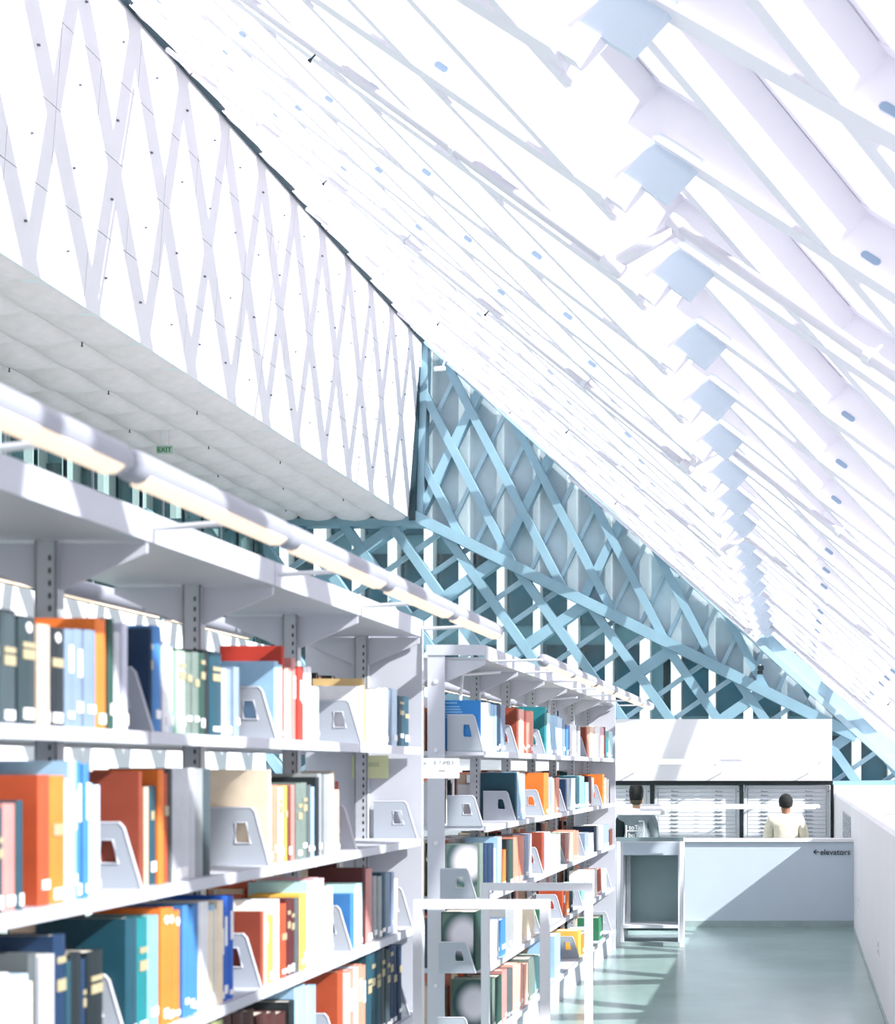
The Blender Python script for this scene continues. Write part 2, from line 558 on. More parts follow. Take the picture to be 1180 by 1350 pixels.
win1 = empty('window_1', kind='structure')
fa = lambda i: (616 + 49.2*i, 720.0, 1.93)
fb = lambda j: (557 + 44.6*j, 680.0, -2.07)
grid_panes(win1, GLASSU, fa, fb, range(-8, 11), range(-2, 15), UP, DW)
for i in range(-1, 7):
    x, y, s = fa(i); face_bar('beam', STEEL, win1, (x - 300/s, y - 300), (x + 300/s, y + 300), 10.5, DW - 0.34, DW - 0.02, UP)
for j in range(-1, 14):
    x, y, s = fb(j)
    if j in (0, 3, 6): face_bar('beam', STEEL, win1, (x - 400/s, y - 400), (x + 400/s, y + 400), 11, DW - 0.30, DW - 0.02, UP)
    else: face_bar('mullion', MULL, win1, (x - 400/s, y - 400), (x + 400/s, y + 400), 5, DW - 0.08, DW + 0.05, UP)
a = X2(553, 452); b = X2(546, 690)
MB().prism([(a[0], DW - 0.5, a[1]), (a[0] + 0.14, DW - 0.5, a[1]), (b[0] + 0.14, DW - 0.5, b[1]), (b[0], DW - 0.5, b[1])], (0, 0.5, 0)).build('jamb', DARKT, win1)
MB().prism([(a[0] + 0.14, DW - 0.36, a[1]), (a[0] + 0.3, DW - 0.36, a[1]), (b[0] + 0.3, DW - 0.36, b[1]), (b[0] + 0.14, DW - 0.36, b[1])], (0, 0.36, 0)).build('post', STEEL, win1)

win2 = empty('window_2', kind='structure')
ga = lambda i: (594 + 62*i, 800.0, 1.42)
gb = lambda j: (700.0, 712 + 46*j, -0.70)
grid_panes(win2, GLASSL, ga, gb, range(-14, 14), range(-7, 20), LO, DW)
for i in range(-9, 11):
    x, y, s = ga(i); face_bar('beam', STEEL, win2, (x - 330/s, y - 330), (x + 330/s, y + 330), 11.5, DW - 0.34, DW - 0.02, LO)
for j in range(-6, 19):
    x, y, s = gb(j)
    if j % 3 == 0: face_bar('beam', STEEL, win2, (x - 700, y - 700*s), (x + 700, y + 700*s), 14, DW - 0.32, DW - 0.02, LO)
    else: face_bar('mullion', MULL, win2, (x - 700, y - 700*s), (x + 700, y + 700*s), 6, DW - 0.08, DW + 0.05, LO)
BIG = [(-40, -5), (40, -5), (40, 30), (-40, 30)]
face_bar('fold_beam', STEEL, win1, (546, 681), (1129, 972), 14, DW - 0.45, DW + 0.02, BIG)
face_bar('head_beam', STEEL, win2, (130, 692), (570, 692), 10, DW - 0.4, DW - 0.0, BIG)
face_bar('sill_beam', STEEL, win2, (130, 1046), (1222, 1034), 12, DW - 0.4, DW, BIG)
box('wall_far', -16.2, 4.5, DW, DW + 0.25, -0.8, 1.1, WHITE).__setitem__('kind', 'structure')

# ---- right hand parapet with its wide ledge
pr = MB().prism([(0.58, -3, -0.4), (0.58, -3, 1.235), (0.605, -3, 1.26), (4.4, -3, 1.26), (4.4, -3, -0.4)], (0, DW + 3, 0)).build('wall_right', WHITE)
tag(pr, kind='structure')
bb = box('baseboard_right', 0.565, 0.58, -3, 15.6, 0.0, 0.012, CONC); tag(bb, kind='structure')

# ---- elevator parapet
ev = box('wall_elevator', -2.6, 0.58, 15.6, 15.78, -0.4, 0.885, ELEV); tag(ev, kind='structure')
cp = box('trim_1', -2.62, 0.58, 15.57, 15.81, 0.885, 0.915, WHITE); tag(cp, kind='structure')
bs = box('baseboard_far', -2.6, 0.578, 15.575, 15.6, 0.0, 0.065, CONC); tag(bs, kind='structure')
sg = empty('elevator_sign', at(1081, 1127, 15.59), 'black lettering reading elevators with an arrow, on the pale parapet', 'sign')
text('lettering', 'elevators', (0, 0, 0.0), (math.pi/2, 0, 0), 0.086, INK, sg, 0.003)
ar = MB()
ar.box(-0.068, -0.008, -0.003, 0.003, 0.026, 0.034)
ar.prism([(-0.068, -0.003, 0.03), (-0.04, -0.003, 0.058), (-0.034, -0.003, 0.052), (-0.057, -0.003, 0.03)], (0, 0.006, 0))
ar.prism([(-0.068, -0.003, 0.03), (-0.057, -0.003, 0.03), (-0.034, -0.003, 0.008), (-0.04, -0.003, 0.002)], (0, 0.006, 0))
ar.build('arrow', INK, sg)

# ---- bulkhead above the drawer cabinets
bk = box('wall_bulkhead', -5.5, 0.545, 24.0, 26.0, 1.455, 2.44, WHITE); tag(bk, kind='structure')
# cabinets
GC = 'drawer cabinets behind the parapet'
def flat_file(x0, x1, label):
    y0 = 24.15
    t = empty('drawer_cabinet', ((x0 + x1)/2, y0, -0.42), label, 'cabinet', GC)
    w = x1 - x0; hx = w/2
    MB().box(-hx, hx, 0.03, 1.0, 0, 1.80).build('body', DRAW, t)
    z = 1.745; n = 0
    MB().box(-hx, -hx + 0.05, 0, 0.03, 0, 1.80).box(hx - 0.05, hx, 0, 0.03, 0, 1.80).box(-hx + 0.05, hx - 0.05, 0, 0.03, 1.755, 1.80).build('face_frame', DRAW, t)
    while z > 0.15:
        dr = MB().box(-hx + 0.06, hx - 0.06, 0.005, 0.03, z - 0.0585, z).build('drawer', DRAW, t)
        for s in (-1, 1):
            c = s*hx*0.52
            MB().box(c - 0.055, c + 0.055, -0.012, 0.005, z - 0.047, z - 0.043).box(c - 0.055, c - 0.045, -0.012, 0.005, z - 0.044, z - 0.03).build('handle', CHROME, dr)
        lb = MB().box(-0.04, 0.04, 0.0, 0.005, z - 0.045, z - 0.02).build('card_holder', STICK, dr)
        z -= 0.0645; n += 1
    MB().tube([(hx - 0.025, 0.005, 1.70), (hx - 0.025, -0.01, 1.70)], 0.012, 8).build('lock', CHROME, t)
    return t
dd_ = 24.15
def xpx(px, d): return (px - PX)*d/F
flat_file(xpx(981, dd_), xpx(1094, dd_), 'grey flat drawer cabinet behind the person in the cream jacket')
flat_file(xpx(863, dd_), xpx(975, dd_), 'grey flat drawer cabinet between the two standing people')
flat_file(xpx(745, dd_), xpx(857, dd_), 'grey flat drawer cabinet behind the person with tall black hair')
fr = empty('trim_2', kind='structure')
box('black_head', -5.5, 0.56, 24.05, 24.2, 1.385, 1.455, BLACK, fr)
for px in (860, 978, 1097):
    x = xpx(px, 24.1); box('black_post', x - 0.025, x + 0.025, 24.06, 24.18, -0.42, 1.39, BLACK, fr)
# long tube lamps in front of it
def tube_lamp(x0, x1, d, z, r, label, rods=True):
    t = empty('tube_lamp', ((x0 + x1)/2, d, z), label, 'lamp', None)
    h = (x1 - x0)/2
    MB().tube([(-h, 0, 0), (-h + 0.05, 0, 0), (h - 0.05, 0, 0), (h, 0, 0)], [r*0.7, r, r, r*0.7], 10).build('tube', ALU, t, smooth=True)
    MB().box(-h + 0.06, h - 0.06, -r*1.02, -r*0.5, -r*0.75, r*0.1).build('diffuser', LAMPW, t)
    if rods:
        k = -h + 0.3
        while k < h:
            MB().tube([(k, 0, 0), (k + 0.25, 0.47, -0.12)], 0.012, 6).build('bracket', ALU, t); k += 1.4
    return t
tube_lamp(-3.1, xpx(1083, 23.5), 23.5, HC + 0.113, 0.045, 'long white tube lamp across the white bulkhead above the drawers')
tube_lamp(-3.1, xpx(1081, 22.4), 22.4, HC - 0.56, 0.04, 'long white tube lamp crossing before the drawer cabinets behind both people', False)
tube_lamp(-3.1, xpx(877, 19.0), 19.0, HC - 0.54, 0.045, 'short white tube lamp passing in front of the neck of the person with tall hair', False)

# ---- exit sign, cameras, grille, outlets
ex = empty('exit_sign', at(207, 596, 26.5), 'green EXIT sign hanging under the quilted soffit', 'sign')
text('lettering', 'EXIT', (0, 0, 0), (math.pi/2, 0, 0), 0.125, GREEN, ex, 0.005)
MB().box(-0.02, 0.28, 0.01, 0.02, -0.03, 0.12).build('face', mat('exit_face', (196, 214, 204), 0.4), ex)
MB().tube([(0.05, 0.015, 0.1), (0.05, 0.015, 0.42)], 0.008, 6).tube([(0.21, 0.015, 0.1), (0.21, 0.015, 0.42)], 0.008, 6).build('hanger', ALU, ex)
sc = empty('security_camera', at(1002, 889, DW - 0.5), 'small black camera box on the blue beam at the right of the far window', 'camera')
MB().box(-0.06, 0.07, -0.14, 0.1, 0.0, 0.09).build('housing', BLACK, sc)
MB().box(-0.05, 0.09, -0.1, 0.1, 0.11, 0.2).build('hood', BLACK, sc)
MB().tube([(0, 0, 0.0), (0, 0.15, 0.25)], 0.015, 6).build('arm', ALU, sc)
sc = empty('security_camera', at(580, 488, DW - 0.6), 'small white camera under the roof edge beside the white wall', 'camera')
MB().tube([(-0.1, -0.1, 0), (0.1, 0.05, 0.05)], 0.06, 8).build('housing', ALU, sc)
MB().tube([(0.05, 0, 0.03), (0.12, 0.1, 0.35)], 0.02, 6).tube([(0.12, 0.1, 0.3), (0.22, 0.1, 0.28)], 0.02, 6).build('arm', ALU, sc)
vg = empty('wall_grille', (0.575, 17.6, 0.95), 'pale square grille on the white parapet beyond the elevator wall', 'grille')
mb = MB()
for k in range(5):
    z = -0.16 + k*0.08; mb.box(-0.012, 0.0, -1.2, 1.2, z - 0.006, z + 0.006)
mb.build('frame', BEND, vg)
for k in range(5):
    y = -1.2 + k*0.6; MB().box(-0.012, 0.0, y - 0.02, y + 0.02, -0.16, 0.16).build('rib', BEND, vg)
for (d, z, l) in ((14.2, 0.376, 'white outlet plate on the parapet nearer the elevator wall'), (10.7, 0.364, 'white outlet plate on the parapet nearer the camera')):
    ow = empty('wall_outlet', (0.58, d, z), l, 'outlet')
    MB().box(-0.008, 0.0, -0.04, 0.04, -0.06, 0.06).build('plate', STICK, ow)
    MB().box(-0.01, -0.008, -0.016, 0.016, 0.01, 0.04).build('socket', BEND, ow)
    MB().box(-0.01, -0.008, -0.016, 0.016, -0.04, -0.01).build('socket', BEND, ow)

# ---- city outside: office block with white piers and dark glass
def office(x0, x1, top, label, seed):
    ob = empty('office_building', (0, 60, -12), label, 'building', None)
    rnd = random.Random(seed)
    box('core', x0, x1, 1.2, 14, 0, top, BSPAN, ob)
    x = x0 + 0.3; pm_ = None; wm_ = None
    while x < x1:
        wd = rnd.choice([0.5, 0.6, 0.9])
        if pm_ is None:
            o = MB().box(-0.2, 0.2, 0.0, 1.2, 0, top).build('pier', PIER, ob); pm_ = o.data
        else:
            o = link(bpy.data.objects.new('pier', pm_), ob)
        o.location = (x, 0, 0); o.scale = (wd, 1, 1)
        for fl in range(12):
            z = 1.0 + fl*3.7
            if not (8 < z < top - 3.2) or x > x1 - 2: continue
            if wm_ is None:
                o = MB().box(0.2, 1.25, 1.05, 1.2, 0.0, 2.9).build('pane', BWIN, ob); wm_ = o.data
            else:
                o = link(bpy.data.objects.new('pane', wm_), ob)
            o.location = (x, 0, z)
        x += 1.45
office(-34, -5.5, 31.5, 'tall white office block with piers and dark teal glass beyond the far window', 3)
office(-5.2, 6, 20.5, 'lower white office block with dark teal glass beyond the corner of the far window', 5)
gr = box('ground_outside', -90, 60, 36.5, 160, -12.3, -12.0, CONC); tag(gr, kind='structure')

# ================================================================== BOOKCASES
SZ = [1.736, 1.338, 0.963, 0.585, 0.20]         # shelf tops
XF, XC = -1.65, -1.906                          # front edge, upright line
XR = 2*XC - XF                                  # rear edge
TOPZ = 2.22
def shelf_mb(L, sgn):
    mb = MB()
    x0, x1 = sorted((sgn*(XF - XC), sgn*0.0))
    mb.box(x0, x1, 0.004, L - 0.004, -0.022, 0.0)
    xf = sgn*(XF - XC)
    a, b = sorted((xf, xf - sgn*0.012))
    mb.box(a, b, 0.004, L - 0.004, -0.032, 0.0)
    return mb
def bookcase(name, y0, nb, L, label, endpanels):
    t = empty(name, (XC, y0, 0), label, 'bookcase')
    sm = {}
    for s in (1, -1):
        for b in range(nb):
            for z in SZ:
                if s not in sm:
                    sm[s] = shelf_mb(L, s).build('shelf', SHELF, t); o = sm[s]
                else:
                    o = copy_obj(sm[s], t)
                o.location = (0, b*L, z)
    um = None
    gm = {}
    for b in range(nb + 1):
        y = b*L
        if um is None:
            m_ = MB()
            m_.box(-0.028, 0.028, -0.02, -0.014, 0, TOPZ).box(-0.028, -0.022, -0.02, 0.02, 0, TOPZ).box(0.022, 0.028, -0.02, 0.02, 0, TOPZ)
            k = 0.15
            um = m_.build('upright', SHELFD, t)
            ms = MB(); k = 0.12
            while k < TOPZ - 0.05:
                ms.box(0.008, 0.014, -0.0212, -0.0195, k, k + 0.014); k += 0.032
            us = ms.build('slot_strip', BLACK, t); us['kind'] = 'stuff'
            us.location = um.location = (0, y, 0)
        else:
            copy_obj(um, t, (0, y, 0)); copy_obj(us, t, (0, y, 0))
        for s in (1, -1):
            if s not in gm:
                g = [(s*0.03, -0.004, TOPZ - 0.005), (s*0.25, -0.004, TOPZ - 0.005), (s*0.25, -0.004, TOPZ - 0.03), (s*0.03, -0.004, TOPZ - 0.125)]
                gm[s] = MB().prism(g, (0, 0.008, 0)).build('canopy_bracket', SHELF, t); gm[s].location = (0, y, 0)
            else:
                copy_obj(gm[s], t, (0, y, 0))
    Lt = nb*L
    for s in (1, -1):
        for b in range(nb):
            xa, xb = sorted((0.0, s*(XF - XC)))
            o = MB().box(xa, xb, b*L + 0.003, (b+1)*L - 0.003, TOPZ, TOPZ + 0.012).build('canopy', SHELF, t)
            xf = s*(XF - XC); xa, xb = sorted((xf, xf - s*0.012))
            MB().box(xa, xb, b*L + 0.003, (b+1)*L - 0.003, TOPZ + 0.012, TOPZ + 0.075).build('fascia', SHELF, o)
        xa, xb = sorted((s*0.03, s*(XF - XC - 0.03)))
        MB().box(xa, xb, 0, Lt, 0.0, SZ[4] - 0.03).build('plinth', SHELF, t)
    if endpanels:
        MB().box(XR - XC, XF - XC, Lt + 0.022, Lt + 0.045, 0.0, TOPZ + 0.075).build('end_panel', SHELF, t)
    return t
LB = 0.914
Y1, N1 = 1.99, 5
Y2, N2, L2 = 7.93, 6, 0.933
bookcase('bookcase', Y1, N1, LB, 'near grey double sided bookcase full of books under a long lamp', True)
bookcase('bookcase', Y2, N2, L2, 'far grey double sided bookcase with a blue placard at its open end', True)

ep = [o for o in bpy.data.objects if o.name == 'bookcase.001'][0]
MB().box(-0.045, 0.045, -0.034, -0.024, 0, TOPZ + 0.019).build('end_post_cover', SHELF, ep)
MB().box(-0.05, 0.256, -0.040, -0.022, TOPZ + 0.02, TOPZ + 0.075).build('end_cap', SHELF, ep)
for yy in (0.35, 3.3):
    pts = [(0.03, yy + 0.12*math.sin(t*math.pi/2), 1.9 + 0.29*math.sin(t*math.pi/2)) for t in (0, 0.25, 0.5, 0.75)] + [(0.06 + 0.16*t, yy + 0.12 + 0.1*t, 2.17 + 0.02*t) for t in (0, 0.5, 1.0)]
    MB().tube(pts, 0.009, 6).build('cable', ALU, ep, smooth=True)
mb = MB()
for z in (0.5, 1.25, 1.74, 2.1): mb.tube([(0.0, -0.034, z), (0.0, -0.04, z)], 0.012, 8)
mb.build('screw', ALU, ep)

def shelf_lamp(xl, y0, n, L, zl, s, label, ys):
    t = empty('shelf_lamp', (xl, y0, zl), label, 'lamp', 'lamps along the bookcase tops')
    for b in range(n):
        o = MB().tube([(0, b*L + 0.004, 0), (0, b*L + 0.03, 0), (0, (b+1)*L - 0.03, 0), (0, (b+1)*L - 0.004, 0)], [0.026, 0.034, 0.034, 0.026], 12).build('tube', TUBE, t, smooth=True)
        mb = MB()
        prof = [(s*-0.012, -0.037), (s*0.012, -0.036), (s*0.031, -0.021), (s*0.026, -0.014), (s*-0.012, -0.022)]
        mb.prism([(p[0], b*L + 0.06, p[1]) for p in prof], (0, L - 0.12, 0)).build('diffuser', LAMP, o)
    for y in ys:
        MB().tube([(0, y - y0, 0), (-s*0.29, y - y0 + 0.12, 0.0)], 0.008, 6).build('rod', ALU, t)
    return t
XL = -1.352
shelf_lamp(XL, 2.07, 5, 0.935, HC + 0.616, 1, 'long tube lamp in front of the near bookcase top with warm glowing underside', [Y1 + LB*i - 0.1 for i in range(1, 6)])
shelf_lamp(2*XC - XL, 2.07, 5, 0.935, HC + 0.616, -1, 'tube lamp along the rear top of the near bookcase seen between its uprights', [Y1 + LB*i - 0.1 for i in range(1, 6)])
shelf_lamp(XL, Y2, 6, 0.98, HC + 0.578, 1, 'tube lamp in front of the far bookcase top with warm glowing underside', [Y2 + L2*i - 0.0 for i in range(0, 7)])
shelf_lamp(2*XC - XL, Y2, 6, 0.98, HC + 0.578, -1, 'tube lamp along the rear top of the far bookcase', [Y2 + L2*i for i in range(0, 7)])

# ---- book palette (names are used in the labels)
PAL = {
 'black': (22, 34, 40), 'slate': (62, 78, 84), 'dark slate': (44, 62, 68), 'tan': (204, 180, 158), 'beige': (214, 194, 178),
 'steel blue': (122, 142, 164), 'grey blue': (140, 158, 182), 'salmon': (226, 142, 120), 'pale salmon': (238, 176, 160), 'orange': (238, 124, 48),
 'rust': (182, 78, 44), 'grey green': (112, 128, 122), 'pale green': (176, 206, 184), 'green': (52, 120, 86), 'dark green': (34, 74, 64),
 'lilac': (206, 208, 226), 'white': (240, 240, 243), 'navy': (18, 50, 84), 'dark teal': (22, 72, 88), 'teal': (24, 122, 130),
 'light teal': (128, 186, 192), 'blue': (62, 126, 190), 'bright blue': (28, 96, 196), 'light blue': (156, 196, 226), 'pale blue': (196, 220, 240),
 'aqua': (184, 226, 228), 'cream': (246, 228, 202), 'peach': (246, 206, 178), 'yellow': (244, 192, 88), 'gold': (206, 178, 124),
 'red': (186, 58, 44), 'pink': (230, 180, 190), 'dusty pink': (196, 136, 132), 'maroon': (84, 32, 34), 'brown': (112, 62, 44), 'dark brown': (70, 34, 30),
 'light grey': (196, 198, 206), 'grey': (150, 156, 160), 'dark grey': (86, 94, 98), 'olive': (150, 156, 110), 'red brown': (146, 66, 46),
}
def bmat(c): return mat('cover ' + c, PAL[c], 0.55, var=0.08, scale=14)

book_records = []
def blob_mat():  # soft pale disc on a grey-green ground, laid over a book cover
    m = mat('cover_blob_tone', (60, 90, 86), 0.4)
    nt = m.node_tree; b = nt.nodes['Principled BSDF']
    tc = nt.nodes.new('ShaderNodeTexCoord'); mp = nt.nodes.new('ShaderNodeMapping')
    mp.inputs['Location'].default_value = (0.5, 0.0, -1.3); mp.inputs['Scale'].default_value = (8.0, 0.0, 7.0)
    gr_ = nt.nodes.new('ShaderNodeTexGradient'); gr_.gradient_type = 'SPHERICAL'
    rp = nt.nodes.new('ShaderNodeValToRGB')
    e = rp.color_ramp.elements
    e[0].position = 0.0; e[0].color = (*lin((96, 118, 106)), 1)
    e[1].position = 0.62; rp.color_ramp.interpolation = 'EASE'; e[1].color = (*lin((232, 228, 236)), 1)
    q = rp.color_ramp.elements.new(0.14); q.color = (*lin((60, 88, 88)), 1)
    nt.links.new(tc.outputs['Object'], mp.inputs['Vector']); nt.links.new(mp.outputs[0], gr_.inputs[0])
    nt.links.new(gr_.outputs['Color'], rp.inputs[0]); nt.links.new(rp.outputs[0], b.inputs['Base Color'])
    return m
BLOB = blob_mat()
def make_book(d0, d1, z, h, depth, colour, opts, where, lean=0.0):
    """one book: cover shell with rounded spine, page block, optional sticker and bands"""
    th = max(0.006, d1 - d0)
    bt = min(0.003, th*0.2)
    xs = -1.675 + random.uniform(-0.006, 0.004)
    prof = [(-depth, 0), (0, 0), (0.004, th*0.2), (0.006, th*0.5), (0.004, th*0.8), (0, th), (-depth, th), (-depth, th - bt), (-0.006, th - bt), (-0.006, bt), (-depth, bt)]
    root = MB().prism([(p[0], p[1], 0) for p in prof], (0, 0, h)).build('book', bmat(colour))
    root.location = (xs, d0, z)
    if lean: root.rotation_euler = (lean, 0, 0)
    m = min(0.004, h*0.02)
    MB().box(-depth + 0.004, -0.006, bt, th - bt, m, h - m).build('pages', PAPER, root, fix=False)
    if 's' in opts and th > 0.008:
        q = random.choice([0.008, 0.012, 0.02, 0.035]); hh = random.uniform(0.014, 0.03)
        MB().box(0.0045, 0.0072, th*0.2, th*0.8, q, q + hh).build('spine_sticker', STICK, root, fix=False)
    if 'g' in opts and th > 0.012:
        zb = random.uniform(0.5, 0.68); zk = random.uniform(0.1, 0.22)
        for k in range(random.choice([1, 2, 2])):
            zz = h*(zb + zk*k); MB().box(0.0045, 0.0070, th*0.15, th*0.85, zz, zz + h*(0.05 if k else 0.09)).build('title_band', GOLD, root, fix=False)
    if 'w' in opts and th > 0.01:
        zz = h*random.uniform(0.45, 0.6); MB().box(0.0045, 0.0070, th*0.3, th*0.7, zz, zz + h*0.28).build('title_strip', STICK, root, fix=False)
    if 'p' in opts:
        MB().box(-depth + 0.006, -0.012, -0.0006, 0.0, 0.006, h - 0.006).build('cover_blob', BLOB, root, fix=False)
    if 'd' in opts:
        MB().tube([(0.004, th*0.5, h*0.9), (0.0072, th*0.5, h*0.9)], min(0.012, th*0.3), 8).build('dot_mark', STICK, root, fix=False)
    book_records.append((root, colour, h, opts, where, d0))
    return root

def bookend(d, z, tilt_w=0.19, hgt=0.165, label='', side=1):
    t = empty('bookend', (-1.665, d, z), label, 'bookend')
    w = tilt_w
    # plate with a slot: built as four pieces around the opening, one mesh
    out = [(-w, 0), (0.0, 0), (-0.045, hgt - 0.012), (-0.055, hgt), (-w, hgt)]
    ins = [(-0.105, hgt*0.38), (-0.058, hgt*0.38), (-0.072, hgt*0.74), (-0.105, hgt*0.74)]
    th = 0.004
    bm = bmesh.new()
    vo = [bm.verts.new((p[0], 0, p[1])) for p in out]
    vi = [bm.verts.new((p[0], 0, p[1])) for p in ins]
    eds = [bm.edges.new((vo[i], vo[(i+1) % 5])) for i in range(5)] + [bm.edges.new((vi[i], vi[(i+1) % 4])) for i in range(4)]
    r = bmesh.ops.triangle_fill(bm, use_beauty=True, use_dissolve=False, edges=eds)
    fs = [f for f in bm.faces if not (all(v in vi for v in f.verts))]
    for f in [f for f in bm.faces if all(v in vi for v in f.verts)]: bm.faces.remove(f)
    g = bmesh.ops.extrude_face_region(bm, geom=list(bm.faces))
    for v in g['geom']:
        if isinstance(v, bmesh.types.BMVert): v.co.y += th
    bmesh.ops.recalc_face_normals(bm, faces=bm.faces)
    me = bpy.data.meshes.new('plate'); bm.to_mesh(me); bm.free(); me.materials.append(BEND)
    link(bpy.data.objects.new('plate', me), t)
    rim = MB()
    pr_ = [(-w, hgt), (-0.055, hgt), (-0.045, hgt - 0.012), (0.0, 0.0)]
    rim.tube([(p[0], 0.002, p[1]) for p in pr_], 0.004, 6).build('rim', SHELF, t)
    rm = MB(); q = ins + [ins[0]]
    rm.tube([(p[0], 0.0, p[1]) for p in q], 0.0035, 6).build('slot_rim', SHELF, t)
    MB().box(-w, -0.005, 0.004, 0.09, 0.0, 0.002).build('foot', BEND, t)
    return t

def dpx(px, xs=-1.669): return F*(-xs)/(PX - px)

ORD = ['first', 'second', 'third', 'fourth', 'fifth', 'sixth', 'seventh', 'eighth', 'ninth', 'tenth', 'eleventh', 'twelfth']
bookend_n = {}
def fill(case, row, k, ox, oy, items):
    """items: (x0, x1, top, colour, opts[, depth]) in a crop of scale k with origin (ox, oy); 'E' items are bookends"""
    z = SZ[row] + 0.0005
    rown = ['top', 'second', 'third', 'fourth', 'bottom'][row]
    prev_end = None
    for it in items:
        if it[0] == 'E':
            d = dpx(ox + it[1]/k, -1.665)
            n = bookend_n[(case, row)] = bookend_n.get((case, row), 0) + 1
            e = bookend(d, z, 0.19, it[2] if len(it) > 2 else 0.165, '%s bookend from the near end, on the %s shelf of the %s bookcase' % (ORD[n-1], rown, case))
            e['group'] = 'bookends on the shelves'
            e['label'] = 'grey metal bookend with a slot, ' + ORD[n-1] + ' from the near end, ' + rown + ' shelf, ' + case + ' bookcase'
            prev_end = max(prev_end or 0, d + 0.005)
            continue
        x0, x1, top, colour = it[:4]
        opts = it[4] if len(it) > 4 else ''
        dep = it[5] if len(it) > 5 else random.uniform(0.15, 0.185)
        n = it[6] if len(it) > 6 else 1
        for q in range(n):
            a = ox + (x0 + (x1 - x0)*q/n)/k; b = ox + (x0 + (x1 - x0)*(q+1)/n)/k
            d0, d1 = dpx(a), dpx(b)
            if prev_end is not None and d0 < prev_end: d0 = prev_end
            if d1 - d0 < 0.007: d1 = d0 + 0.007
            tp = oy + top/k
            h = HC + (PY - tp)*(d0 + d1)/2/F - z
            h = min(max(h, 0.14), 0.36)
            if n > 1: h += random.uniform(-0.006, 0.006)
            make_book(d0, d1 - 0.0012, z, h, dep, colour, opts, (case, row))
            prev_end = d1

K = 3.9333
fill('near', 0, K, 0, 780, [
 (-80, 18, 85, 'dark slate', 'gs'), (20, 105, 95, 'slate', 'gs'), (108, 196, 130, 'dark slate', 'gds'), (200, 264, 172, 'beige', 's'), (266, 345, 188, 'black', 'gds'),
 (347, 440, 198, 'steel blue', 'ws', .17, 2), (446, 510, 200, 'steel blue', 's'), (512, 568, 142, 'orange', 's', .21), (570, 600, 140, 'dark green', 's'), (602, 640, 210, 'light grey', 's'), (641, 668, 165, 'lilac', 's'),
 ('E', 790), (700, 752, 196, 'navy', '', .18), (792, 806, 190, 'slate', 'g'), (806, 850, 180, 'blue', 's'), (851, 884, 262, 'white', 's'), (886, 916, 270, 'pale blue', 's'),
 (922, 966, 308, 'pale green', 'gs'), (967, 1034, 312, 'grey green', 'gs', .17, 2), (1036, 1064, 318, 'dark green', 'gs'), (1066, 1100, 304, 'black', ''), (1102, 1165, 314, 'dark teal', 'gs')])
fill('near', 0, K, 280, 780, [
 (62, 84, 400, 'light grey', 's'), (86, 142, 400, 'grey blue', 's', .17, 2), ('E', 330), (332, 352, 362, 'light blue', '', .2), (353, 372, 380, 'aqua', 's'), (373, 384, 282, 'red', '', .2),
 (386, 402, 395, 'cream', ''), (403, 424, 395, 'pale salmon', ''), (425, 446, 345, 'dusty pink', 'w'), (447, 484, 382, 'red', 'w', .17, 2), (486, 520, 390, 'white', 's', .17, 2), (522, 550, 500, 'light grey', 's'), (552, 566, 495, 'pale blue', 's'),
 ('E', 772), (774, 790, 490, 'white', '', .19), (791, 800, 452, 'gold', '', .19), (801, 822, 512, 'peach', ''), (823, 870, 515, 'white', 's', .17, 2), (871, 914, 506, 'white', 's', .17, 2), (915, 936, 508, 'steel blue', ''), (937, 966, 505, 'pale blue', 's'), (967, 1024, 550, 'dark teal', 'gs', .17, 2), ('E', 1078)])
fill('near', 1, K, 0, 1050, [
 (-60, -5, 40, 'dark teal', 'gs'), (-4, 28, 60, 'dark teal', 'gs'), (30, 96, 36, 'dusty pink', 's'), (98, 128, 20, 'dark teal', 's', .19), (200, 262, -112, 'rust', 's', .22), (263, 344, -108, 'orange', 'gs', .21),
 (346, 364, -90, 'cream', ''), (366, 410, -185, 'light blue', 'ws'), (411, 468, -180, 'blue', 'ws', .19, 2), (470, 524, -60, 'pale blue', 's', .17, 2),
 ('E', 732), (734, 742, -130, 'red brown', '', .21), (743, 762, -50, 'brown', '', .2), (763, 784, -50, 'tan', ''), (785, 806, -55, 'dark teal', 'gs', .17), (807, 826, -55, 'dark teal', 's'), (827, 856, -140, 'orange', ''), (857, 888, -120, 'rust', 'g'), (889, 900, -145, 'dark grey', ''),
 (901, 988, -148, 'light grey', 's'), (990, 1030, -148, 'light grey', ''), (1031, 1072, -145, 'grey', ''), (1073, 1112, -144, 'slate', '')])
fill('near', 1, K, 280, 1050, [
 ('E', 293, .18), (295, 302, -138, 'cream', '', .2), (303, 322, -58, 'pale salmon', 's'), (323, 350, -58, 'salmon', 's'), (351, 378, -50, 'peach', 'gs'), (379, 402, -56, 'yellow', 'g'), (403, 420, -54, 'brown', 's'), (421, 440, -60, 'dusty pink', ''), (441, 500, -64, 'grey green', 'gs', .17, 2), (501, 518, -60, 'dark grey', 's'), (519, 544, -50, 'light blue', 's'), (545, 560, -100, 'black', '', .2),
 (561, 602, -120, 'grey', 's', .17, 2), (603, 632, -116, 'light grey', 's'), (633, 662, -36, 'pale salmon', 's'), ('E', 746), ('E', 1062, .16)])
